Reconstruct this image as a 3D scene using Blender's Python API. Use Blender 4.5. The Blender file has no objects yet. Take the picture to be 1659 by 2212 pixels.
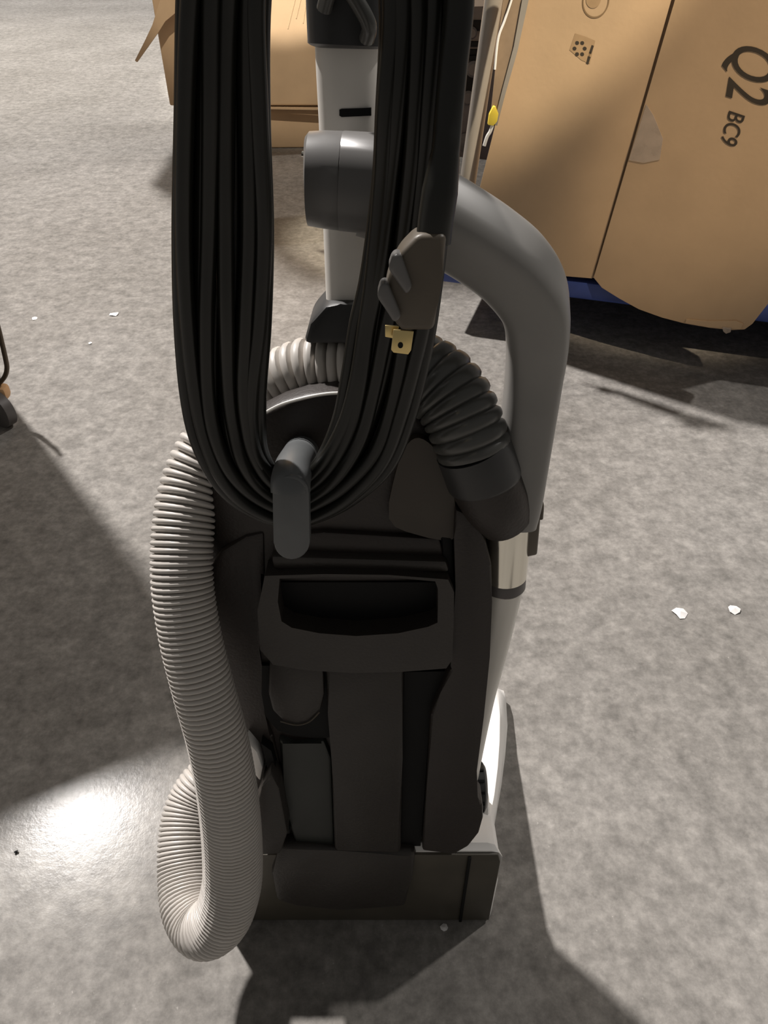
import bpy, bmesh, math, random
from mathutils import Vector, Matrix
random.seed(7)
C = bpy.context.scene.collection
SC = bpy.context.scene

# ------------------------------------------------------------------ camera, world, lamps and added spots, exposure
H = 0.90; TH = math.radians(40.0); F_PX = 1662.0; W_PX, H_PX = 1659.0, 2212.0
cam_d = bpy.data.cameras.new('camera'); cam = bpy.data.objects.new('camera', cam_d); C.objects.link(cam)
cam.location = (0, 0, H); cam.rotation_euler = (math.pi/2 - TH, 0, 0)
cam_d.sensor_fit = 'VERTICAL'; cam_d.sensor_height = 36.0; cam_d.sensor_width = 27.0
cam_d.lens = 36.0*F_PX/H_PX; cam_d.clip_start = 0.02; cam_d.clip_end = 200
SC.camera = cam
w = bpy.data.worlds.new('world'); SC.world = w; w.use_nodes = True
w.node_tree.nodes['Background'].inputs[0].default_value = (1.0, 0.965, 0.92, 1)
w.node_tree.nodes['Background'].inputs[1].default_value = 0.14
SC.view_settings.view_transform = 'Standard'; SC.view_settings.look = 'None'
SC.view_settings.exposure = 0.0; SC.view_settings.gamma = 1.0; SC.view_settings.use_curve_mapping = False

def spot(name, loc, target, power, size_deg, blend, radius, col):
    d = bpy.data.lights.new(name, 'SPOT'); o = bpy.data.objects.new(name, d); C.objects.link(o)
    d.energy = power; d.spot_size = math.radians(size_deg); d.spot_blend = blend
    d.shadow_soft_size = radius; d.color = col
    o.location = loc
    o.rotation_euler = (Vector(target) - Vector(loc)).to_track_quat('-Z', 'Y').to_euler()
    return o
L1 = Vector((-4.85, 6.42, 10.0))
spot('high_bay_lamp', L1, (0, 1, 0), 10500, 150, 0.3, 0.22, (1.0, 0.955, 0.92))
spot('high_bay_lamp', (7.0, 5.0, 9.0), (0, 1, 0), 1700, 150, 0.3, 0.22, (1.0, 0.95, 0.90))
spot('box_spot', (2.0, -0.9, 4.6), (0.86, 1.72, 0.66), 1250, 10, 0.6, 0.06, (1.0, 0.82, 0.60))  # front light on the box, cone narrowed to spare the vacuum
spot('stack_fill', (-0.40, -0.5, 4.5), (-0.40, 3.4, 1.27), 3000, 14, 0.08, 0.03, (1.0, 0.95, 0.86))  # added spot, its cone edge draws the lit band across the stack
spot('stack_fill', (-0.40, -0.5, 4.7), (-0.40, 3.4, 0.98), 800, 14, 0.35, 0.05, (1.0, 0.93, 0.80))  # added weak fill for the stack's lower front
spot('floor_fill', (-3.0, 6.0, 6.0), (-2.6, 5.2, 0), 1000, 46, 0.9, 0.25, (1.0, 0.91, 0.77))  # added spot that brightens the far left floor
spot('box_spot', (2.1, -0.9, 4.6), (0.37, 1.8, 0.80), 2300, 5.6, 0.35, 0.05, (1.0, 0.88, 0.68))  # added narrow spot for the lit patch on the box's left panel

# ------------------------------------------------------------------ measuring helpers (turn a place in the photo into a point of the room)
CAM = Vector((0, 0, H))
FW = Vector((0, math.cos(TH), -math.sin(TH))); DN = Vector((0, -math.sin(TH), -math.cos(TH))); RT = Vector((1, 0, 0))
def ray(px, py): return FW + RT*((px - W_PX/2)/F_PX) + DN*((py - H_PX/2)/F_PX)
def hit(px, py, p, n):
    r = ray(px, py); return CAM + r*((Vector(p) - CAM).dot(n)/r.dot(n))
def on_floor(px, py, z=0.0): return hit(px, py, (0, 0, z), Vector((0, 0, 1)))
def on_y(px, py, y): return hit(px, py, (0, y, 0), Vector((0, 1, 0)))
LEAN = math.radians(8.0); Y0 = 0.35
UP = Vector((0, math.sin(LEAN), math.cos(LEAN))); NV = Vector((0, -math.cos(LEAN), math.sin(LEAN)))   # vacuum's own up and its normal towards the user
ORG = Vector((0, Y0, 0))
def V(px, py, off=0.0): return hit(px, py, ORG + NV*off, NV)
K = 0.94
def D(px, py, d): return CAM + ray(px, py)*(d*K)

# ------------------------------------------------------------------ materials
def mat(name, col, rough=0.5, metal=0.0, spec=0.5, var=0.12, scale=30.0, bump=0.0, bscale=400.0, coat=0.0, trans=0.0, alpha=1.0):
    m = bpy.data.materials.new(name); m.use_nodes = True
    nt = m.node_tree; b = nt.nodes['Principled BSDF']
    tc = nt.nodes.new('ShaderNodeTexCoord')
    nz = nt.nodes.new('ShaderNodeTexNoise'); nz.inputs['Scale'].default_value = scale; nz.inputs['Detail'].default_value = 4
    nt.links.new(tc.outputs['Object'], nz.inputs['Vector'])
    cr = nt.nodes.new('ShaderNodeValToRGB')
    lo = [max(0, c*(1-var)) for c in col]; hi = [min(1, c*(1+var)) for c in col]
    cr.color_ramp.elements[0].position = 0.3; cr.color_ramp.elements[1].position = 0.7
    cr.color_ramp.elements[0].color = (*lo, 1); cr.color_ramp.elements[1].color = (*hi, 1)
    nt.links.new(nz.outputs['Fac'], cr.inputs['Fac']); nt.links.new(cr.outputs['Color'], b.inputs['Base Color'])
    b.inputs['Roughness'].default_value = rough; b.inputs['Metallic'].default_value = metal
    b.inputs['Specular IOR Level'].default_value = spec; b.inputs['Coat Weight'].default_value = coat
    b.inputs['Transmission Weight'].default_value = trans; b.inputs['Alpha'].default_value = alpha
    if bump:
        n2 = nt.nodes.new('ShaderNodeTexNoise'); n2.inputs['Scale'].default_value = bscale
        nt.links.new(tc.outputs['Object'], n2.inputs['Vector'])
        bp = nt.nodes.new('ShaderNodeBump'); bp.inputs['Strength'].default_value = bump; bp.inputs['Distance'].default_value = 0.002
        nt.links.new(n2.outputs['Fac'], bp.inputs['Height']); nt.links.new(bp.outputs['Normal'], b.inputs['Normal'])
    return m

def floor_mat():
    m = bpy.data.materials.new('sealed_concrete'); m.use_nodes = True
    nt = m.node_tree; b = nt.nodes['Principled BSDF']; L = nt.links.new
    tc = nt.nodes.new('ShaderNodeTexCoord')
    def noise(scale, detail, rough=0.6, stretch=None):
        n = nt.nodes.new('ShaderNodeTexNoise'); n.inputs['Scale'].default_value = scale
        n.inputs['Detail'].default_value = detail; n.inputs['Roughness'].default_value = rough
        L(tc.outputs['Object'], n.inputs['Vector']); return n
    def ramp(src, p0, c0, p1, c1):
        r = nt.nodes.new('ShaderNodeValToRGB'); e = r.color_ramp.elements
        e[0].position = p0; e[0].color = (*c0, 1); e[1].position = p1; e[1].color = (*c1, 1)
        L(src.outputs['Fac'], r.inputs['Fac']); return r
    def mul(a, c, f=1.0):
        x = nt.nodes.new('ShaderNodeMix'); x.data_type = 'RGBA'; x.blend_type = 'MULTIPLY'; x.inputs[0].default_value = f
        L(a, x.inputs[6]); L(c, x.inputs[7]); return x.outputs[2]
    big = ramp(noise(2.2, 5), 0.32, (0.220, 0.207, 0.190), 0.70, (0.290, 0.275, 0.256))
    mid = ramp(noise(26, 6, 0.7), 0.36, (0.74, 0.74, 0.74), 0.66, (1.18, 1.18, 1.18))
    fine = ramp(noise(75, 4, 0.7), 0.35, (0.80, 0.80, 0.80), 0.68, (1.16, 1.16, 1.16))
    spk = ramp(noise(210, 2, 0.5), 0.70, (1, 1, 1), 0.80, (1.5, 1.5, 1.5))
    c = mul(big.outputs['Color'], mid.outputs['Color']); c = mul(c, fine.outputs['Color']); c = mul(c, spk.outputs['Color'])
    L(c, b.inputs['Base Color'])
    rr = ramp(noise(9, 5), 0.3, (0.16, 0.16, 0.16), 0.7, (0.22, 0.22, 0.22))
    L(rr.outputs['Color'], b.inputs['Roughness']); b.inputs['Specular IOR Level'].default_value = 0.09
    bp = nt.nodes.new('ShaderNodeBump'); bp.inputs['Strength'].default_value = 0.05; bp.inputs['Distance'].default_value = 0.003
    L(noise(110, 5, 0.7).outputs['Fac'], bp.inputs['Height']); L(bp.outputs['Normal'], b.inputs['Normal'])
    return m

M = dict(
 floor=floor_mat(),
 shell=mat('dark_shell', (0.023, 0.0170, 0.0140), 0.5, bump=0.15),
 shell2=mat('dark_shell_panel', (0.029, 0.0240, 0.0200), 0.47, bump=0.15),
 shell3=mat('greenish_shell', (0.030, 0.033, 0.029), 0.47),
 black=mat('black_plastic', (0.006, 0.006, 0.006), 0.6, spec=0.2),
 dark=mat('charcoal_plastic', (0.030, 0.030, 0.030), 0.42),
 hookm=mat('slate_plastic', (0.105, 0.110, 0.112), 0.40),
 barrel=mat('barrel_grey', (0.135, 0.130, 0.125), 0.36, var=0.05),
 grey=mat('mid_grey_plastic', (0.25, 0.24, 0.225), 0.38, var=0.05),
 brown=mat('taupe_plastic', (0.095, 0.077, 0.056), 0.45),
 pale=mat('pale_grey_plastic', (0.76, 0.725, 0.67), 0.42, var=0.03),
 hose=mat('hose_vinyl', (0.55, 0.515, 0.475), 0.42, var=0.04),
 rubber=mat('dark_rubber', (0.075, 0.074, 0.068), 0.28),
 white=mat('white_plastic', (0.80, 0.78, 0.75), 0.35, var=0.03),
 cord=mat('black_cord', (0.0100, 0.0098, 0.0078), 0.36, spec=0.4, var=0.2),
 brass=mat('brass', (0.80, 0.62, 0.28), 0.30, metal=1.0),
 chrome=mat('chrome', (0.78, 0.75, 0.66), 0.18, metal=1.0, var=0.02),
 tube=mat('wand_grey', (0.74, 0.71, 0.65), 0.35, var=0.03),
 card=mat('cardboard', (0.46, 0.315, 0.185), 0.75, var=0.06, scale=9, bump=0.1, bscale=120),
 card2=mat('cardboard_dull', (0.50, 0.345, 0.205), 0.75, var=0.06, scale=9, bump=0.1, bscale=120),
 ink=mat('print_ink', (0.035, 0.025, 0.015), 0.7),
 ink2=mat('print_ink_pale', (0.20, 0.125, 0.06), 0.7),
 tape=mat('packing_tape', (0.55, 0.45, 0.36), 0.18, alpha=0.45),
 blue=mat('blue_plastic', (0.030, 0.055, 0.22), 0.45),
 pole=mat('translucent_grey', (0.24, 0.215, 0.185), 0.3, var=0.08, scale=14),
 strap=mat('clear_brown_film', (0.26, 0.185, 0.12), 0.25, alpha=0.9),
 yellow=mat('yellow_plastic', (0.80, 0.60, 0.06), 0.45),
 wire=mat('brown_wire', (0.09, 0.065, 0.04), 0.4, metal=0.3),
 orange=mat('tan_bumper', (0.60, 0.36, 0.18), 0.6),
 caster=mat('caster_grey', (0.11, 0.10, 0.095), 0.45),
 machine=mat('machine_grey', (0.12, 0.105, 0.10), 0.5),
 olive=mat('olive_plastic', (0.080, 0.070, 0.052), 0.5),
 paper=mat('paper', (0.82, 0.80, 0.78), 0.7),
)

# ------------------------------------------------------------------ object helpers
def origin(o):
    p = Vector((0, 0, 0))
    while o is not None: p += o.location; o = o.parent
    return p
def obj(name, bm, m, parent=None, smooth=True, loc=None):
    off = origin(parent) if parent else Vector((0, 0, 0))
    if loc is not None: off = Vector(loc)
    bmesh.ops.recalc_face_normals(bm, faces=bm.faces[:])
    bmesh.ops.translate(bm, verts=bm.verts[:], vec=-off)
    me = bpy.data.meshes.new(name); bm.to_mesh(me); bm.free()
    if m: me.materials.append(m)
    for p in me.polygons: p.use_smooth = smooth
    if smooth:
        try: me.set_sharp_from_angle(angle=math.radians(38))
        except Exception: pass
    o = bpy.data.objects.new(name, me); C.objects.link(o)
    if parent: o.parent = parent
    elif loc is not None: o.location = loc
    return o
def tag(o, label, cat, group=None, kind=None):
    o['label'] = label; o['category'] = cat
    if group: o['group'] = group
    if kind: o['kind'] = kind
    return o
def thing(name, loc, label, cat, group=None):
    o = bpy.data.objects.new(name, None); C.objects.link(o); o.location = loc; o.empty_display_size = 0.05
    return tag(o, label, cat, group)
def catmull(pts, n, closed=False):
    P = [Vector(p) for p in pts]; out = []
    N = len(P); segs = N if closed else N-1
    for i in range(segs):
        if closed: a, b, c, d = P[(i-1) % N], P[i], P[(i+1) % N], P[(i+2) % N]
        else: a, b, c, d = P[max(i-1, 0)], P[i], P[i+1], P[min(i+2, N-1)]
        for k in range(n):
            t = k/n; t2 = t*t; t3 = t2*t
            out.append(0.5*((2*b) + (c-a)*t + (2*a-5*b+4*c-d)*t2 + (3*b-a-3*c+d)*t3))
    if not closed: out.append(P[-1])
    return out
def tube(bm, path, rad, seg=16, closed=False, cap=True, sq=2.0, flat=1.0, ref=None):
    """sweep a (super)elliptic section along a path; rad is a number or one number per point"""
    n = len(path); R = rad if hasattr(rad, '__len__') else [rad]*n
    T = []
    for i in range(n):
        if closed: t = path[(i+1) % n] - path[(i-1) % n]
        else: t = path[min(i+1, n-1)] - path[max(i-1, 0)]
        T.append(t.normalized())
    u = Vector(ref) if ref else Vector((0, -1, 0.3))
    u = (u - T[0]*u.dot(T[0])).normalized()
    rings = []
    for i in range(n):
        u = (Vector(ref) if ref else u); u = (u - T[i]*u.dot(T[i])).normalized(); v = T[i].cross(u)
        ring = []
        for k in range(seg):
            a = 2*math.pi*k/seg; ca, sa = math.cos(a), math.sin(a)
            x = math.copysign(abs(ca)**(2/sq), ca); y = math.copysign(abs(sa)**(2/sq), sa)
            ring.append(bm.verts.new(path[i] + (u*x*flat + v*y)*R[i]))
        rings.append(ring)
    m = n if closed else n-1
    for i in range(m):
        a, b = rings[i], rings[(i+1) % n]
        for k in range(seg):
            bm.faces.new((a[k], a[(k+1) % seg], b[(k+1) % seg], b[k]))
    if cap and not closed:
        bm.faces.new(rings[0][::-1]); bm.faces.new(rings[-1])
def prism(bm, front, vec, bev=0.0, seg=2):
    """extrude a polygon of points along vec, edges rounded by bev"""
    a = [bm.verts.new(p) for p in front]; b = [bm.verts.new(Vector(p)+Vector(vec)) for p in front]
    n = len(a); fs = [bm.faces.new(a), bm.faces.new(b[::-1])]
    es = []
    for i in range(n):
        fs.append(bm.faces.new((a[i], b[i], b[(i+1) % n], a[(i+1) % n])))
    if bev:
        edges = list({e for f in fs for e in f.edges})
        bmesh.ops.bevel(bm, geom=edges, offset=bev, segments=seg, affect='EDGES', profile=0.5, clamp_overlap=True)
def ring_prism(bm, outer, inner, vec):
    n = len(outer); vec = Vector(vec)
    o0 = [bm.verts.new(p) for p in outer]; i0 = [bm.verts.new(p) for p in inner]
    o1 = [bm.verts.new(Vector(p)+vec) for p in outer]; i1 = [bm.verts.new(Vector(p)+vec) for p in inner]
    for k in range(n):
        j = (k+1) % n
        bm.faces.new((o0[k], o0[j], i0[j], i0[k])); bm.faces.new((o1[k], i1[k], i1[j], o1[j]))
        bm.faces.new((o0[k], o1[k], o1[j], o0[j])); bm.faces.new((i0[k], i0[j], i1[j], i1[k]))
def box(bm, c, size, ax=None, bev=0.0):
    c = Vector(c); ax = ax or (Vector((1,0,0)), Vector((0,1,0)), Vector((0,0,1)))
    x, y, z = [Vector(a)*s/2 for a, s in zip(ax, size)]
    prism(bm, [c-x-y-z, c+x-y-z, c+x+y-z, c-x+y-z], z*2, bev)
def disc(c, u, v, ru, rv, n=32): return [Vector(c)+u*ru*math.cos(2*math.pi*k/n)+v*rv*math.sin(2*math.pi*k/n) for k in range(n)]
def smooth_poly(px, n=6): return [(p.x, p.y) for p in catmull([Vector((x, y, 0)) for x, y in px], n, True)]
def VP(pts, off=0.0): return [V(x, y, off) for x, y in pts]

# ------------------------------------------------------------------ floor
bm = bmesh.new()
for x, y in ((-25, -6), (25, -6), (25, 40), (-25, 40)): bm.verts.new((x, y, 0))
bm.faces.new(bm.verts[:])
fl = obj('floor', bm, M['floor'], smooth=False); fl['kind'] = 'structure'

# ------------------------------------------------------------------ upright vacuum
X0 = -0.032
vac = thing('upright_vacuum', (X0, 0.45, 0), 'dark upright vacuum cleaner with grey ribbed hose standing on the concrete floor', 'vacuum cleaner')

# power head on the floor: lofted along y, wide and low at the front (far side)
bm = bmesh.new()
secs = [(0.366, 0.149, 0.150, 0.004, 0.157), (0.372, 0.152, 0.146, 0.002, 0.162), (0.40, 0.148, 0.146, 0.0, 0.155),
        (0.415, 0.150, 0.148, 0.0, 0.143), (0.45, 0.160, 0.158, 0.0, 0.118), (0.50, 0.174, 0.170, 0.0, 0.092), (0.55, 0.186, 0.180, 0.0, 0.070),
        (0.60, 0.196, 0.188, 0.0, 0.052), (0.645, 0.200, 0.192, 0.002, 0.040), (0.662, 0.199, 0.190, 0.006, 0.032)]
rings = []
for y, wb, wt, z0, z1 in secs:
    c = min(0.012, (z1-z0)*0.3)
    pr = [(-wb, z0), (wb, z0), (wb, z0+(z1-z0)*0.5), (wt, z1-c), (wt-c*0.35, z1-c*0.3), (wt-c, z1), (-wt+c, z1), (-wt+c*0.35, z1-c*0.3), (-wt, z1-c), (-wb, z0+(z1-z0)*0.5)]
    rings.append([bm.verts.new((X0+x, y, z)) for x, z in pr])
for a, b in zip(rings, rings[1:]):
    for k in range(10): bm.faces.new((a[k], a[(k+1) % 10], b[(k+1) % 10], b[k]))
bm.faces.new(rings[0]); bm.faces.new(rings[-1][::-1])
head = obj('power_head', bm, M['white'], vac); head['label'] = 'white plastic power head'
bm = bmesh.new(); prism(bm, [Vector((X0-.1485, .3665, .004)), Vector((X0+.1485, .3665, .004)), Vector((X0+.1480, .3665, .140)), Vector((X0+.1445, .3665, .1545)), Vector((X0-.1445, .3665, .1545)), Vector((X0-.1480, .3665, .140))], (0, -.0035, 0), .001)
rear = obj('rear_cover', bm, M['olive'], head); rear['label'] = 'dark olive rear face'
for sx in (-1, 1):
    bm = bmesh.new(); box(bm, (X0+sx*0.1165, 0.3625, 0.078), (0.003, 0.003, 0.148)); obj('seam', bm, M['black'], rear, False)
bm = bmesh.new(); box(bm, (X0, 0.668, 0.020), (0.37, 0.012, 0.026), bev=0.004)
obj('front_bumper', bm, M['dark'], head)
for sx in (-1, 1):
    bm = bmesh.new()
    c = Vector((X0+sx*0.128, 0.425, 0.140)); tube(bm, [c-RT*0.014, c-RT*0.012, c+RT*0.012, c+RT*0.014], [0.012, 0.016, 0.016, 0.012], 20)
    obj('pivot_cap', bm, M['white'], head)

# main body: loft up the leaning axis
def loc2(p): p = p - ORG; return p.x, p.dot(UP)
def world(x, s, n): return ORG + Vector((x, 0, 0)) + UP*s + NV*n
bm = bmesh.new()
lev = [(848, 715, 765, .010), (856, 665, 815, .012), (872, 612, 862, .012), (900, 556, 905, .012), (935, 512, 940, .014), (970, 486, 960, .030), (1005, 462, 974, .045), (1060, 446, 984, .055),
       (1110, 440, 990, .058), (1160, 440, 998, .058), (1220, 442, 1004, .058), (1300, 448, 1006, .058), (1400, 462, 1002, .058), (1500, 482, 996, .058), (1600, 512, 990, .058),
       (1700, 542, 984, .056), (1770, 562, 980, .054), (1815, 580, 972, .050), (1842, 605, 955, .044), (1856, 640, 930, .036)]
rings = []
for py, xl, xr, hd in lev:
    a = loc2(V(xl, py, -0.012)); b = loc2(V(xr, py, -0.012)); s = (loc2(V((xl+xr)/2, py, 0))[1])
    cx = (a[0]+b[0])/2; hw = (b[0]-a[0])/2; ring = []
    for k in range(40):
        t = 2*math.pi*k/40; ca, sa = math.cos(t), math.sin(t); e = 2/5.0
        ring.append(bm.verts.new(world(cx + hw*math.copysign(abs(ca)**e, ca), s, -hd + hd*math.copysign(abs(sa)**e, sa))))
    rings.append(ring)
for a, b in zip(rings, rings[1:]):
    for k in range(40): bm.faces.new((a[k], a[(k+1) % 40], b[(k+1) % 40], b[k]))
bm.faces.new(rings[0]); bm.faces.new(rings[-1][::-1])
body = obj('bag_housing', bm, M['shell'], vac); body['label'] = 'dark brown-black bag housing'

def vpart(name, poly, depth, m, off=0.0, bev=0.002, parent=vac, sm=0):
    bm = bmesh.new(); pts = smooth_poly(poly, sm) if sm else poly
    prism(bm, VP(pts, off+depth), -NV*(depth+0.012), bev)
    return obj(name, bm, m, parent)
# light rim along the top of the cover
bm = bmesh.new(); tube(bm, catmull([V(572, 892, .001), V(610, 873, .001), V(665, 858, .001), V(715, 850, .001), V(765, 850, .001), V(815, 857, .001), V(862, 873, .001), V(900, 898, .001)], 6), 0.0011, 8)
o = obj('cover_rim', bm, M['pale'], body); o['label'] = 'pale rim along the top of the housing'
vpart('shoulder_panel', [(858, 1010), (880, 960), (905, 946), (935, 965), (960, 1005), (978, 1060), (984, 1110), (978, 1165), (900, 1155), (840, 1120)], .006, mat('lit_shoulder_shell', (0.046, 0.036, 0.026), 0.5), parent=body, sm=3, bev=0.0)  # lighter brown puts the light on the housing's shoulder into the colour
vpart('upper_panel', [(592, 1160), (700, 1150), (950, 1165), (962, 1205), (590, 1200)], .005, M['shell'], parent=body)
vpart('cover_lip', [(585, 1202), (965, 1213), (972, 1238), (590, 1232)], .013, M['shell2'], parent=body, bev=.003)
vpart('notch', [(948, 1158), (978, 1162), (981, 1262), (966, 1258), (964, 1205)], .0065, M['black'], parent=body)
# carry handle: a frame standing proud of the housing around a dark hand hole
outer = [(572, 1244), (700, 1240), (840, 1242), (968, 1252), (981, 1280), (980, 1350), (977, 1425), (964, 1444), (860, 1452), (760, 1454), (660, 1448), (590, 1436), (562, 1404), (556, 1320)]
inner = [(604, 1250), (700, 1246), (840, 1247), (940, 1256), (946, 1272), (946, 1310), (945, 1345), (925, 1354), (860, 1368), (770, 1374), (690, 1368), (630, 1356), (608, 1342), (600, 1300)]
bm = bmesh.new(); ring_prism(bm, VP(outer, .020), VP(inner, .020), -NV*.03)
ch = obj('carry_handle', bm, M['shell2'], vac, True)
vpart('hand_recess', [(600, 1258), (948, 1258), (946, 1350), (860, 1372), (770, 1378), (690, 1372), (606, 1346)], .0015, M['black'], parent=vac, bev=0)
vpart('center_pillar', [(702, 1446), (872, 1448), (870, 1640), (866, 1845), (722, 1842), (716, 1640), (708, 1540)], .012, M['shell2'], bev=.004)
dial = vpart('round_tab', [(582, 1432), (698, 1434), (701, 1500), (692, 1538), (668, 1560), (640, 1567), (612, 1560), (588, 1536), (579, 1500)], .012, M['shell2'], bev=.003)
bm = bmesh.new(); tube(bm, catmull([V(x, y, .0125) for x, y in [(606, 1558), (640, 1566), (668, 1559), (690, 1538)]], 5), 0.0007, 6)
obj('rim', bm, M['brown'], dial)
vpart('slot', [(873, 1452), (970, 1450), (948, 1500), (928, 1545), (918, 1700), (908, 1834), (866, 1838), (870, 1640)], .003, M['black'], bev=0)
vpart('left_panel', [(602, 1598), (640, 1612), (700, 1600), (716, 1640), (722, 1834), (640, 1832), (615, 1740)], .006, M['shell3'], bev=.003)
vpart('gap', [(566, 1438), (712, 1440), (716, 1500), (716, 1592), (690, 1596), (640, 1590), (600, 1578), (574, 1548), (565, 1500)], .003, M['black'], bev=0)
vpart('gap', [(564, 1606), (586, 1622), (612, 1720), (626, 1800), (606, 1806), (588, 1700)], .0115, M['black'], bev=0)
vpart('head_glimpse', [(532, 1598), (556, 1626), (568, 1660), (562, 1690), (545, 1668), (534, 1640)], .014, M['white'], bev=.002)['label'] = 'white plastic piece for the lit left top of the power head'  # added white piece, stands in for the power head's lit left top
vpart('side_rail', [(984, 1100), (1015, 1115), (1046, 1160), (1062, 1220), (1063, 1300), (1058, 1420), (1045, 1550), (1030, 1665), (1026, 1722), (1043, 1738), (1044, 1768), (1035, 1800), (1012, 1829), (980, 1847), (912, 1838), (922, 1700), (930, 1545), (952, 1496), (972, 1448), (980, 1440), (984, 1270), (981, 1160)], .013, M['shell'], bev=.004)
vpart('side_rail', [(446, 1240), (480, 1190), (530, 1160), (570, 1150), (572, 1240), (556, 1310), (560, 1404), (566, 1440), (564, 1540), (590, 1590), (606, 1660), (622, 1800), (600, 1836), (582, 1800), (552, 1690), (516, 1560), (474, 1420), (452, 1290)], .002, M['shell'], bev=.003)
# lower motor cover in front of the power head
vpart('motor_cover', [(600, 1825), (740, 1838), (900, 1842), (890, 1900), (876, 1962), (740, 1972), (640, 1962), (596, 1948), (585, 1890)], .012, M['shell2'], bev=.006)
vpart('pedal', [(546, 1760), (566, 1700), (584, 1668), (604, 1705), (622, 1800), (606, 1846), (545, 1850)], .024, M['shell2'], bev=.003)
# vented wheel at the right foot
bm = bmesh.new(); c = V(1034, 1700, -.03); tube(bm, [c-RT*.012, c-RT*.010, c+RT*.004, c+RT*.0065], [.020, .024, .024, .020], 28)
wh = obj('vent_wheel', bm, M['dark'], vac)
bm = bmesh.new()
for k in range(14):
    a = 2*math.pi*k/14; d = UP*math.cos(a)+NV*math.sin(a); t = UP*-math.sin(a)+NV*math.cos(a)
    box(bm, c+d*.0235-RT*.003, (.012, .0022, .004), (RT, t, d))
obj('tread', bm, M['black'], wh, False)

# column, its socket and the dark bracket at its top
post_c = [V(766, 690, -.05), V(765, 640, -.05), V(762, 500, -.05), V(757, 280, -.05), V(752, 120, -.05), V(749, -60, -.05), V(747, -330, -.05)]
bm = bmesh.new(); pth = catmull(post_c, 6); tube(bm, pth, .0190, 32, sq=2.6, ref=NV)
post = obj('column', bm, M['pale'], vac); post['label'] = 'pale grey column'
bm = bmesh.new(); a0 = V(738, 244, -.0302); a1 = V(800, 242, -.0302)
prism(bm, VP([(733, 237), (738, 235), (802, 233), (802, 250), (738, 253), (733, 250)], -.0305), -NV*.004, .0)
obj('slot', bm, M['black'], post, False)
bm = bmesh.new(); prism(bm, VP([(668, 700), (702, 662), (735, 655), (830, 656), (862, 700), (870, 745), (655, 745)], -.024), -NV*.05, .004)
obj('column_socket', bm, M['dark'], vac)
pth = catmull([V(752, 104, -.045), V(752, 98, -.045), V(752, 85, -.045), V(751, 40, -.045), V(750, -40, -.045), V(749, -140, -.045)], 5)
bm = bmesh.new(); n = len(pth); tube(bm, pth, [.017+.006*min(1, i/6) for i in range(n)], 32, sq=2.8, ref=NV)
brk = obj('column_bracket', bm, M['dark'], vac)
bm = bmesh.new(); tube(bm, catmull([V(700, 20, -.020), V(715, -25, -.014), V(745, -30, -.012), V(775, 10, -.012), V(797, 55, -.014), V(792, 85, -.020)], 6), .0042, 12)
obj('release_lever', bm, M['rubber'], brk)
# clamp barrel that holds the handle
pth = [D(664, 388, .462), D(668, 388, .462), D(700, 390, .462), D(737, 393, .462), D(738, 393, .462), D(739, 393, .462), D(850, 402, .462)]
bm = bmesh.new(); tube(bm, pth, [.0235*K, .0262*K, .0272*K, .0276*K, .0270*K, .0278*K, .0285*K], 40)
clamp = obj('clamp_barrel', bm, M['barrel'], vac)
bm = bmesh.new(); tube(bm, [D(652, 332, .458), D(672, 335, .458)], .0016, 10); tube(bm, [D(658, 333, .458), D(662, 333.5, .458)], .0024, 6)
obj('screw', bm, M['chrome'], clamp)

# curved suction handle
hp = [(815, 402, .470, .0275), (880, 436, .474, .0250), (972, 484, .482, .0238), (1052, 534, .492, .0236), (1114, 586, .502, .0236), (1153, 650, .514, .0228), (1160, 730, .530, .0212), (1152, 820, .548, .0196), (1138, 920, .566, .0192), (1120, 1020, .585, .0200), (1104, 1090, .597, .0212), (1098, 1122, .603, .0208)]
pth = catmull([D(x, y, d) for x, y, d, r in hp], 8); rr = catmull([Vector((r, 0, 0)) for *_, r in hp], 8)
bm = bmesh.new(); tube(bm, pth, [q.x*K for q in rr], 48, sq=3.4, ref=NV*.77-UP*.64)
handle = obj('suction_handle', bm, M['grey'], vac); handle['label'] = 'mid grey curved suction handle'
# branch of the handle that takes the hose
bm = bmesh.new()
br = [(1030, 985, .560, .026), (1048, 1035, .572, .0265), (1068, 1080, .584, .0262), (1092, 1118, .598, .0225)]
pth = catmull([D(x, y, d) for x, y, d, r in br], 6); rr = catmull([Vector((r, 0, 0)) for *_, r in br], 6)
tube(bm, pth, [q.x*K for q in rr], 32)
obj('hose_socket', bm, M['shell'], handle)
bm = bmesh.new()
br = [(1020, 965, .552, .0272), (1032, 995, .558, .0275), (1044, 1030, .566, .0278), (1047, 1040, .568, .0270)]
pth = catmull([D(x, y, d) for x, y, d, r in br], 6); rr = catmull([Vector((r, 0, 0)) for *_, r in br], 6)
tube(bm, pth, [q.x*K for q in rr], 32)
obj('hose_cuff', bm, M['dark'], vac)

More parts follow.
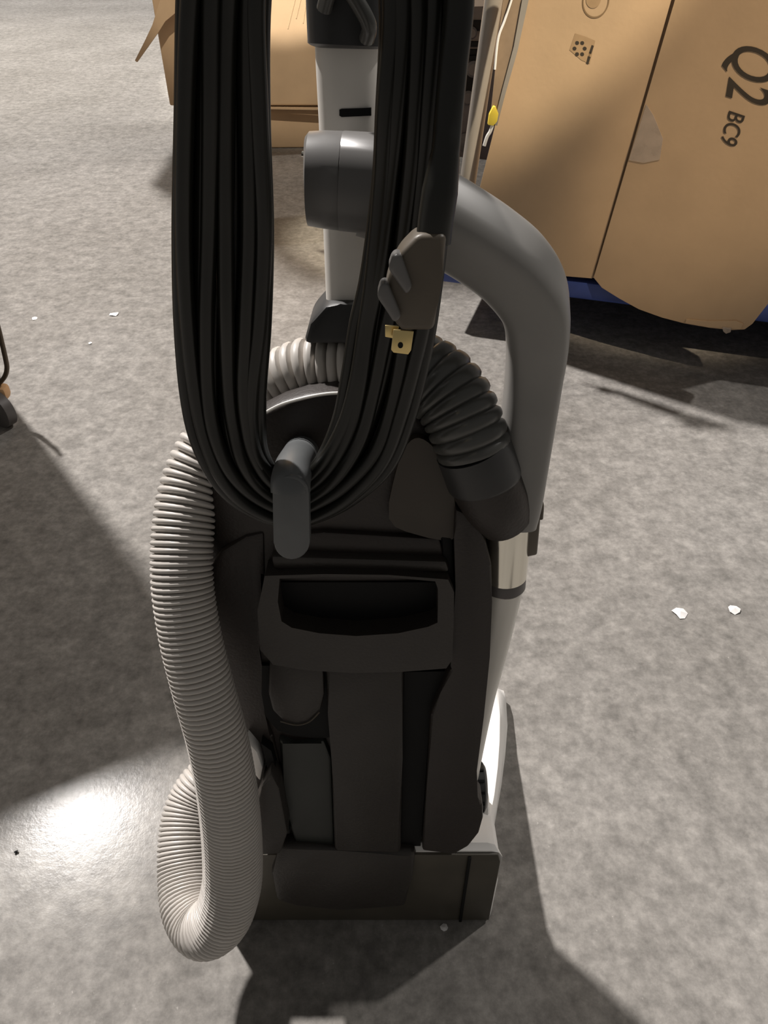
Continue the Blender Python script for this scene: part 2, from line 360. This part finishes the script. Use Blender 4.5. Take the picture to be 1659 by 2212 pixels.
# ribbed hose (stretched over the top, closed up where it hangs in a loop)
def ribbed(ctrl, sub, pitch_fn, amp, seg=22, seglen=.0009):
    pts = catmull([D(x, y, d) for x, y, d, r in ctrl], sub); rr = [q.x*K for q in catmull([Vector((r, 0, 0)) for *_, r in ctrl], sub)]
    L = [0.0]
    for a, b in zip(pts, pts[1:]): L.append(L[-1]+(b-a).length)
    out, R, s, ph, j = [], [], 0.0, 0.0, 0
    while s < L[-1]:
        while j < len(L)-2 and L[j+1] < s: j += 1
        t = (s-L[j])/max(1e-9, L[j+1]-L[j]); out.append(pts[j].lerp(pts[j+1], t))
        c = abs(math.sin(math.pi*ph)); R.append((rr[j]*(1-t)+rr[j+1]*t) - (amp(s/L[-1]) if callable(amp) else amp)*(1-c**0.42))
        p = pitch_fn(s/L[-1]); st = p/5.0; s += st; ph += st/p
    bm = bmesh.new(); tube(bm, out, R, seg); return bm
hose = [(900, 800, .560, .0245), (830, 788, .566, .0245), (760, 790, .573, .0245), (660, 800, .582, .0245), (570, 846, .596, .0245), (488, 918, .612, .0245), (428, 1010, .612, .0245),
        (400, 1110, .608, .0246), (393, 1240, .606, .0246), (409, 1365, .612, .0247), (437, 1480, .622, .0250), (470, 1600, .640, .0255), (492, 1720, .668, .0264), (502, 1830, .700, .0275), (500, 1915, .722, .0280),
        (478, 1982, .738, .0282), (440, 2006, .752, .0282), (410, 1965, .772, .0280), (399, 1890, .795, .0277), (398, 1810, .812, .0272), (412, 1740, .826, .0268), (450, 1685, .835, .0262), (515, 1655, .850, .026), (600, 1650, .865, .026)]
obj('suction_hose', ribbed(hose, 14, lambda t: .0076 if t < .16 else (.0076-(t-.16)*.022 if t < .32 else .0041), lambda t: .0060 if t < .18 else max(.0028, .0060-(t-.18)*.018)), M['hose'], vac)['label'] = 'light grey ribbed suction hose'
relief = [(872, 790, .556, .0262), (905, 800, .552, .0275), (950, 830, .548, .0285), (985, 875, .547, .0282), (1010, 930, .549, .0278), (1026, 978, .554, .0272)]
obj('strain_relief', ribbed(relief, 12, lambda t: .0082, .0026, 26), M['rubber'], vac)['label'] = 'dark ribbed hose end'

# chrome wand, clip and lower wand
w0, w1, w2 = D(1099, 1110, .605), D(1088, 1240, .640), D(1086, 1262, .646)
bm = bmesh.new(); tube(bm, [w0, w1], .0190*K, 36)
wand = obj('chrome_tube', bm, M['chrome'], vac)
bm = bmesh.new(); tube(bm, [w1-(w2-w1)*.3, w1, w2, w2+(w2-w1)*.1], [.0180*K, .0186*K, .0190*K, .0180*K], 36)
obj('tube_collar', bm, M['caster'], vac)
bm = bmesh.new(); tube(bm, catmull([w2, D(1060, 1380, .690), D(1030, 1500, .732), D(1006, 1620, .775), D(986, 1740, .82)], 6), [.0175*K]*25, 32)
obj('lower_wand', bm, M['tube'], vac)
bm = bmesh.new()
q0, q1 = D(1152, 1090, .588), D(1142, 1203, .620)
prism(bm, [D(1134, 1118, .59), D(1168, 1112, .59), D(1160, 1198, .617), D(1124, 1206, .617)], (D(1150, 1150, .617)-D(1150, 1150, .604)), .0012)
tube(bm, catmull([D(1132, 1118, .596), D(1140, 1092, .592), D(1156, 1082, .590), D(1168, 1088, .590), D(1167, 1120, .596)], 6), .0022, 10)
obj('wand_clip', bm, M['brown'], vac)

# cord hook: an arm out of the housing and a plate pointing down
bm = bmesh.new(); tube(bm, catmull([V(655, 972, -.008), V(645, 990, .02), V(634, 1012, .050), V(628, 1040, .070), V(628, 1062, .074)], 6), .0120, 24)
hook = obj('cord_hook', bm, M['hookm'], vac)
pill = [(628+39*math.cos(a), 1066+38*math.sin(a)) for a in [math.radians(180+i*15) for i in range(13)]] + [(630+39*math.cos(a), 1172+38*math.sin(a)) for a in [math.radians(i*15) for i in range(13)]]
bm = bmesh.new(); prism(bm, VP(pill, .080), -NV*.010, .003, 3)
obj('hook_plate', bm, M['hookm'], hook)
# upper cord hook (above the picture's top edge)
bm = bmesh.new(); tube(bm, catmull([V(748, -280, -.03), V(735, -290, .02), V(715, -300, .06), V(700, -320, .085)], 6), .010, 20)
up = obj('cord_hook', bm, M['hookm'], vac)
bm = bmesh.new(); prism(bm, VP([(x+70, y-1490) for x, y in pill], .098), -NV*.010, .003, 3); obj('hook_plate', bm, M['hookm'], up)

# power cord: fifteen turns between the two hooks
co = [(690,-440),(500,-390),(412,-200),(398,0),(392,250),(388,500),(394,700),(408,860),(430,960),(468,1050),(535,1108),(628,1134),(715,1110),(785,1066),(840,1000),(882,900),(920,750),(944,600),(964,400),(974,250),(982,0),(978,-200),(880,-390)]
ci = [(690,-345),(640,-310),(592,-180),(570,0),(572,250),(578,500),(568,700),(556,830),(556,910),(570,970),(596,1018),(630,1046),(664,1022),(698,978),(737,905),(756,810),(770,700),(790,590),(814,400),(826,250),(840,0),(805,-180),(740,-310)]
offs = [.085,.085,.084,.080,.074,.068,.063,.058,.055,.052,.048,.046,.048,.052,.055,.058,.063,.068,.074,.080,.084,.085,.085]
bm = bmesh.new(); rnd = random.Random(3)
cols = [0.0, .24, .49, .74, 1.0]; cols_top = [0.0, .25, .50, .75, 1.0]
for i in range(15):
    col, lay = i % 5, i // 5
    ph, am = rnd.uniform(0, 6.28), rnd.uniform(.02, .055); pts = []
    for k in range(len(co)):
        f = max(0.0, min(1.0, (co[k][1]-350)/400.0))
        l = cols_top[col]*(1-f)+cols[col]*f + ((lay-1)*.07 if 0 < col < 4 else (abs(lay-1)*.08 if col == 0 else -abs(lay-1)*.08)) + am*math.sin(ph+k*.9)
        if co[k][1] > 1000: l = l*.9+.05
        x = co[k][0]*(1-l)+ci[k][0]*l; y = co[k][1]*(1-l)+ci[k][1]*l
        pts.append(V(x, y, offs[k] - (1-lay)*.0072 + rnd.uniform(-.0012, .0012)))
    tube(bm, catmull(pts, 7, True), .0043, 10, closed=True, ref=NV)
tube(bm, catmull([V(560, -300, .095), V(985, -150, .10), V(992, 0, .102), V(978, 150, .105), V(968, 260, .108), V(962, 330, .112), V(950, 420, .114)], 8), .0062, 14)
cord = obj('power_cord', bm, M['cord'], vac); cord['label'] = 'black power cord looped around the hooks'
# plug
bm = bmesh.new()
prism(bm, VP([(902, 506), (966, 506), (957, 590), (948, 650), (938, 716), (866, 716), (848, 690), (830, 650), (838, 600), (864, 545)], .124), -NV*.020, .003, 3)
plug = obj('plug', bm, M['brown'], vac); plug['label'] = 'brown-grey power plug'
bm = bmesh.new(); tube(bm, catmull([V(962, 330, .112), V(952, 400, .113), V(942, 470, .114), V(936, 522, .114)], 5), [.0062+.0003*min(i, 6) for i in range(16)], 18)
obj('sleeve', bm, M['cord'], plug)
for q in ([(848, 552), (866, 548), (892, 622), (878, 640), (838, 582)], [(822, 614), (838, 612), (868, 686), (852, 700), (814, 642)]):
    bm = bmesh.new(); prism(bm, VP(q, .1275), -NV*.012, .0022, 3)
    obj('grip_rib', bm, M['barrel'], plug)
bm = bmesh.new(); bl = VP([(850, 712), (894, 716), (888, 757), (882, 766), (850, 762), (845, 756)], .116); prism(bm, bl, -NV*.0016, .0003)
b1 = obj('plug_blade', bm, M['brass'], plug)
bm = bmesh.new(); c = V(865, 746, .1163); prism(bm, disc(c, RT, UP, .0013, .0015, 14), -NV*.0021); obj('plug_blade_hole', bm, M['black'], plug, False)
bm = bmesh.new(); prism(bm, VP([(832, 703), (862, 706), (854, 732), (832, 728)], .107), -NV*.0016, .0003); obj('plug_blade', bm, M['brass'], plug)

# ------------------------------------------------------------------ blue platform, big leaning carton and what stands beside it
E = Vector((0.955, -0.298, 0)).normalized(); EB = Vector((0.298, 0.955, 0)).normalized(); Z = Vector((0, 0, 1))
F0 = Vector((0.1425, 1.825, 0))
dolly = thing('platform_dolly', F0+E*.65+EB*.5, 'low blue platform dolly under the big cardboard box', 'dolly')
bm = bmesh.new(); prism(bm, [F0+Z*.112, F0+E*1.35+Z*.112, F0+E*1.35+EB*1.1+Z*.112, F0+EB*1.1+Z*.112], Z*.042, .006)
obj('deck', bm, M['blue'], dolly)
for a in (.16, 1.19):
    for b in (.22, .92):
        c = F0+E*a+EB*b
        bm = bmesh.new(); tube(bm, [c+Z*.04-E*.016, c+Z*.04-E*.013, c+Z*.04+E*.013, c+Z*.04+E*.016], [.034, .04, .04, .034], 24)
        cw = obj('wheel', bm, M['black'], dolly)
        bm = bmesh.new(); box(bm, c+Z*.10, (.05, .06, .026), (E, EB, Z), .003)
        for s in (-1, 1): box(bm, c+Z*.068+E*s*.021, (.005, .03, .07), (E, EB, Z))
        obj('bracket', bm, M['caster'], cw, False)
PLP = F0 + EB*-.004
def PL(px, py, back=0.0): return hit(px, py, PLP+EB*back, EB)
S0, S1 = PL(1280, 600), PL(1455, 0)
ang = math.radians(-31); ER = Vector((math.cos(ang), math.sin(ang), 0))
NR = (S1-S0).cross(ER).normalized()
if NR.y > 0: NR = -NR
def PR(px, py, off=0.0): return hit(px, py, S0+NR*off, NR)
carton = thing('cardboard_box', F0+E*.6+EB*.3+Z*.154, 'large leaning brown cardboard box printed Q2 on the blue dolly', 'box')
bm = bmesh.new(); a = [PL(1046, 418, .012), PL(1050, 582, .012), PL(1280, 600, .012), PL(1690, 655, .012), PL(1850, -160, .012), PL(1176, -160, .012)]
for p in a[1:4]: p.z = max(p.z, .1545)
prism(bm, a, EB*.5, .004); obj('body', bm, M['card2'], carton, False)
bm = bmesh.new(); lp = [PL(1034, 414), PL(1042, 580), PL(1130, 589), PL(1279, 602), PL(1368, 292), PL(1450, 0), PL(1495, -160), PL(1176, -160)]
for p in lp[1:4]: p.z = max(p.z, .155)
prism(bm, lp, EB*.010, .001); obj('panel', bm, M['card'], carton, False)
bm = bmesh.new(); rp = smooth_poly([(1282, 600), (1300, 622), (1338, 645), (1380, 668), (1430, 686), (1480, 699), (1532, 708), (1580, 713), (1608, 712), (1625, 700), (1660, 655)], 1)
rp = rp + [(1700, 605), (1870, -160), (1503, -160), (1458, 0), (1373, 292)]
prism(bm, [PR(x, y, .006) for x, y in rp], -NR*.006, .001); flap = obj('flap', bm, M['card'], carton, False)
bm = bmesh.new(); prism(bm, [PR(x, y, .0085) for x, y in [(1482, 690), (1530, 694), (1590, 693), (1605, 700), (1600, 711), (1532, 707), (1480, 698)]], -NR*.004, 0)
obj('fold', bm, M['card2'], flap, False)
bm = bmesh.new(); prism(bm, [PR(x, y, .0075) for x, y in [(1396, 225), (1412, 250), (1432, 300), (1425, 345), (1390, 352), (1358, 346), (1372, 302)]], -NR*.0012, 0)
obj('packing_tape', bm, M['tape'], carton, False)
bm = bmesh.new(); prism(bm, [PR(x, y, .010) for x, y in [(1560, 706), (1580, 708), (1578, 718), (1568, 721), (1562, 716)]], -NR*.003, .0005)
obj('tape_end', bm, M['tape'], carton, False)
def lettering(txt, O, ax, ay, m, thick=0.0):
    """flat print: txt laid out with reading direction ax and letter-up direction ay, measured on the flap"""
    cu = bpy.data.curves.new('t', 'FONT'); cu.body = txt; cu.size = 1.0; cu.offset = thick; cu.resolution_u = 6
    to = bpy.data.objects.new('t', cu); C.objects.link(to)
    dg = bpy.context.evaluated_depsgraph_get(); me = bpy.data.meshes.new_from_object(to.evaluated_get(dg))
    bpy.data.objects.remove(to)
    bm = bmesh.new(); bm.from_mesh(me); bpy.data.meshes.remove(me)
    for v in bm.verts:
        x, y = v.co.x, v.co.y
        v.co = PR(O[0]+x*ax[0]+y*ay[0], O[1]+x*ax[1]+y*ay[1], .0068)
    return obj('lettering', bm, m, carton, False)
lettering('Q2', (1589, 84), (-16, 96), (134, 44), M['ink'], 0.004)
lettering('BC9', (1576, 236), (-12, 41), (50, 17), M['ink'], 0.004)
# printed marks on the left panel: a round stamp and a small square one
def mark_ring(cx, cy, rx, ry, t, m, rot=0.0, a0=0, a1=360, off=-.0006):
    bm = bmesh.new(); n = 36; prev = None
    for k in range(n+1):
        a = math.radians(a0+(a1-a0)*k/n); ro = math.radians(rot); pr = []
        for s in (1, 1-t):
            x, y = rx*s*math.cos(a), ry*s*math.sin(a)
            pr.append(bm.verts.new(PL(cx+x*math.cos(ro)-y*math.sin(ro), cy+x*math.sin(ro)+y*math.cos(ro), off)))
        if prev: bm.faces.new((prev[0], pr[0], pr[1], prev[1]))
        prev = pr
    return obj('printed_mark', bm, m, carton, False)
def mark_poly(pts, m, off=-.0006):
    bm = bmesh.new(); bm.faces.new([bm.verts.new(PL(x, y, off)) for x, y in pts]); return obj('printed_mark', bm, m, carton, False)
M['ink3'] = mat('print_tint', (0.36, 0.235, 0.125), 0.7)
mark_ring(1287, 2, 29, 38, .10, M['ink2'], 12)
mark_ring(1282, -2, 16, 20, .9, M['ink3'], 12)
mark_poly([(1242, 72), (1262, 78), (1286, 88), (1274, 138), (1256, 130), (1230, 108)], M['ink3'], -.0004)
for a in range(6):
    x, y = 1252+11*math.cos(a*1.05), 105+14*math.sin(a*1.05)
    mark_poly([(x+4.5*math.cos(q), y+4.5*math.sin(q)) for q in [i*.785 for i in range(8)]], M['ink'])
mark_poly([(1278, 97), (1283, 99), (1277, 117), (1272, 115)], M['ink']); mark_poly([(1270, 121), (1276, 123), (1271, 139), (1266, 137)], M['ink'])
mark_poly([(1274, 112), (1277, 113), (1272, 128), (1269, 127)], M['ink2'])

# grey pole standing on the dolly beside the box
pb = hit(1012, 500, (0, 0, .156), Z); pb = Vector((.180, 1.862, .155)); pt_ = on_y(1088, -150, 1.86)
pole = thing('plastic_pole', pb, 'translucent grey plastic pole standing on the dolly left of the big box', 'pole')
bm = bmesh.new(); tube(bm, [pb, pb.lerp(pt_, .5), pt_], .0190, 28); obj('tube', bm, M['pole'], pole)
bm = bmesh.new(); tube(bm, [pb+Z*.001, pb+Z*.02], .0215, 24); obj('foot_cap', bm, M['caster'], pole)
# strap with white cord and yellow tag hanging from the pole's top
YS = 1.75
strap = thing('hanging_strap', on_y(1062, 292, YS), 'clear brown film strap with yellow tag hanging beside the grey pole', 'strap')
bm = bmesh.new(); prism(bm, [on_y(x, y, YS) for x, y in [(1060, -150), (1180, -150), (1136, 0), (1112, 120), (1092, 195), (1072, 270), (1058, 262), (1066, 190), (1076, 90), (1088, 0)]], (0, .004, 0), .001); obj('film', bm, M['strap'], strap, False)
bm = bmesh.new(); prism(bm, [on_y(x, y, YS-.004) for x, y in [(1172, -150), (1180, -150), (1142, 0), (1118, 110), (1094, 195), (1074, 272), (1066, 268), (1086, 190), (1110, 100), (1128, 0)]], (0, .004, 0), .001); obj('film_edge', bm, M['pole'], strap, False)
bm = bmesh.new(); tube(bm, catmull([on_y(x, y, YS-.006) for x, y in [(1130, -80), (1105, 0), (1090, 45), (1076, 85), (1069, 150)]], 8), .0022, 8); obj('cord', bm, M['white'], strap)
bm = bmesh.new(); prism(bm, [on_y(x, y, YS-.012) for x, y in [(1066, 230), (1071, 231), (1077, 246), (1074, 263), (1066, 272), (1054, 270), (1057, 248)]], (0, .012, 0), .0012); obj('tag', bm, M['yellow'], strap)['label'] = 'yellow tag'
bm = bmesh.new(); tube(bm, catmull([on_y(x, y, YS-.004) for x, y in [(1064, 270), (1059, 284), (1052, 296), (1046, 315)]], 6), .0036, 10); obj('cord_end', bm, M['white'], strap)
# dark machine behind on the dolly
mc = Vector((.33, 2.70, .155)); MY = 2.58
mach = thing('machine_case', mc, 'dark grey slotted machine case at the back of the blue dolly', 'machine')
bm = bmesh.new(); prism(bm, [on_y(985, 340, MY), on_y(1075, 350, MY), on_y(1112, -160, MY), on_y(968, -160, MY)], (0, .2, 0), .01)
for v in bm.verts: v.co.z = max(v.co.z, .1545)
obj('housing', bm, M['machine'], mach)
for y in (55, 95, 112, 125):
    bm = bmesh.new(); box(bm, on_y(1035, y, MY-.002), (.075, .012, .026 if y < 60 else .014), bev=.003); obj('vent_slot', bm, M['black'], mach)
for x, y, r in ((1018, 70, .016), (1022, 148, .022), (1010, 210, .02), (1004, 305, .026)):
    bm = bmesh.new(); c = on_y(x, y, MY); tube(bm, [c+Vector((0, .01, 0)), c-Vector((0, .012, 0)), c-Vector((0, .018, 0))], [r, r, r*.7], 20); obj('knob', bm, M['caster'], mach)
bm = bmesh.new(); c = on_y(1020, 178, MY-.004); tube(bm, [c+Vector((0, .01, 0)), c-Vector((0, .008, 0))], .034, 20); obj('port', bm, M['black'], mach)
bm = bmesh.new(); prism(bm, [on_y(x, y, MY-.006) for x, y in [(1008, -20), (1048, -20), (1046, 14), (1010, 15)]], (0, .01, 0), .002); obj('panel', bm, M['pale'], mach)

# ------------------------------------------------------------------ carton stack in the background
YB = 3.40
lowc = thing('cardboard_box', (-.35, YB+.2, 0), 'flat dim cardboard box on the floor at the bottom of the background stack', 'box')
xl, xr = on_y(392, 320, YB).x, on_y(760, 330, YB).x
bm = bmesh.new(); prism(bm, [Vector((xl, YB+.015, .004)), Vector((xr, YB+.045, .0)), Vector((xr, YB+.045, .156)), Vector((xl, YB+.015, .160))], (0, .42, 0), .004); obj('body', bm, M['card2'], lowc, False)
bm = bmesh.new(); prism(bm, [Vector((xl+.2, YB-.012, .160)), Vector((xr, YB-.012, .152)), Vector((xr, YB-.012, .158)), Vector((xl+.2, YB-.012, .165))], (0, .02, 0), 0); obj('flap', bm, M['card'], lowc, False)
upc = thing('cardboard_box', (-.35, YB+.2, .167), 'creased tall cardboard box stacked in the background behind the cord', 'box')
bm = bmesh.new(); prism(bm, [Vector((xl-.02, YB, 0.1670)), Vector((xr+.04, YB, 0.1670)), Vector((xr+.04, YB, 1.29)), Vector((xl-.03, YB, 1.29))], (0, .45, 0), .006); obj('body', bm, M['card'], upc, False)
bm = bmesh.new()
for x0, y0, x1, y1 in ((640, -10, 622, 62), (652, -10, 640, 40), (664, -10, 655, 50), (672, -10, 668, 30)):
    tube(bm, [on_y(x0, y0, YB), on_y(x1, y1, YB)], .0022, 6)
obj('crease', bm, M['card'], upc)
bm = bmesh.new(); prism(bm, [on_y(x, y, YB-.05) for x, y in [(350, -15), (392, -15), (388, 22), (356, 45), (342, 70), (296, 135), (291, 131), (330, 55)]], (0, .012, 0), .002); obj('flap', bm, M['card2'], upc, False)

shade_box = thing('cardboard_box', (-.75, YB+.25, 1.291), 'unseen big wide cardboard box added above the creased box to shade the floor', 'box')  # unseen box added to cast the half-shadow on the floor
bm = bmesh.new(); prism(bm, [Vector((-1.38, YB-.01, 1.291)), Vector((-.02, YB-.01, 1.291)), Vector((-.02, YB-.01, 3.10)), Vector((-1.66, YB-.01, 3.10))], (0, .75, 0), .008); obj('body', bm, M['card'], shade_box, False)
bm = bmesh.new(); box(bm, (-.75, YB-.013, 2.2), (.07, .004, 1.78)); obj('packing_tape', bm, M['tape'], shade_box, False)

# ------------------------------------------------------------------ cart at the left edge (mostly outside the picture)
A = Vector((-.83, 1.42, 0)); c1 = Vector((-.88, -.47, 0)).normalized(); c2 = Vector((-.47, .88, 0)).normalized()
cart = thing('rolling_cart', A+c1*.4+c2*.3, 'wheeled cart at the left edge with brown wire loop and grey caster', 'cart')
bm = bmesh.new(); prism(bm, [A+Z*.15, A+c1*.95+Z*.15, A+c1*.95+c2*.14+Z*.15, A+c2*.14+Z*.15], Z*1.25, .01); obj('bin', bm, M['card2'], cart, False)
bm = bmesh.new(); box(bm, A+c1*.475+c2*.275+Z*.135, (.95, .55, .03), (c1, c2, Z), .005); obj('base', bm, M['caster'], cart)
for a, b in ((.05, .05), (.9, .05), (.9, .5), (.05, .5)):
    q = A+c1*a+c2*b
    if (a, b) == (.05, .05): q = on_floor(2, 935)+Vector((0, .03, 0)); 
    bm = bmesh.new(); ax = Vector((.55, .83, 0))
    pts = [q+Z*.038+ax*t for t in (-.013, -.010, .010, .013)]; tube(bm, pts, [.030, .0375, .0375, .030], 28); cw = obj('caster', bm, M['caster'], cart)
    bm = bmesh.new(); tube(bm, [q+Z*.038-ax*.017, q+Z*.038+ax*.017], .012, 16); obj('hub', bm, M['pole'], cw)
    bm = bmesh.new(); tube(bm, catmull([q+Z*.04-ax*.018, q+Z*.085-ax*.018-RT*.012, q+Z*.112-RT*.02, q+Z*.135-RT*.03], 5), .006, 10); obj('fork', bm, M['caster'], cw)
bm = bmesh.new(); c = on_y(2, 846, 1.38); box(bm, c, (.032, .03, .03), bev=.009); box(bm, c+Vector((-.04, .02, .0)), (.07, .02, .02), bev=.004); obj('bumper', bm, M['orange'], cart)
bm = bmesh.new(); tube(bm, catmull([on_y(x, y, 1.38) for x, y in [(-20, 660), (-6, 700), (4, 740), (12, 775), (15, 795), (11, 812), (0, 826), (-15, 838)]], 6), .0048, 10); obj('wire_loop', bm, M['wire'], cart)

# ------------------------------------------------------------------ litter on the floor
scr = [(247, 680, 9, 'white paper scrap on the floor left of the black cord'), (75, 689, 6, 'tiny bright scrap nearest the left cart wire'), (195, 742, 4, 'pinkish white speck lying below the paper scrap at left'),
       (1468, 1326, 15, 'white crumpled scrap right of the vacuum, the left one of two'), (1585, 1318, 13, 'white scrap right of the vacuum, the right one of two'),
       (622, 1964, 9, 'small pale scrap at the foot of the vacuum beside the hose'), (960, 2006, 8, 'small pale crumb on the floor in front of the vacuum'), (36, 1842, 4, 'dark crumb near the bright floor glare')]
for x, y, s, lab in scr:
    c = on_floor(x, y); r = s*(c-CAM).length/F_PX; n = 7; bm = bmesh.new(); q = random.Random(x)
    ring = [c+Vector((r*q.uniform(.6, 1.2)*math.cos(2*math.pi*k/n), r*q.uniform(.6, 1.2)*math.sin(2*math.pi*k/n), q.uniform(.0005, .003))) for k in range(n)]
    vs = [bm.verts.new(p) for p in ring]; t = bm.verts.new(c+Z*(.002+r*.35)); b = bm.verts.new(c+Z*.0003)
    for k in range(n): bm.faces.new((vs[k], vs[(k+1) % n], t)); bm.faces.new((vs[(k+1) % n], vs[k], b))
    o = obj('paper_scrap' if 'dark' not in lab else 'crumb', bm, M['paper'] if 'dark' not in lab else M['black'], None, False, loc=c); tag(o, lab, 'scrap', 'litter on the floor')
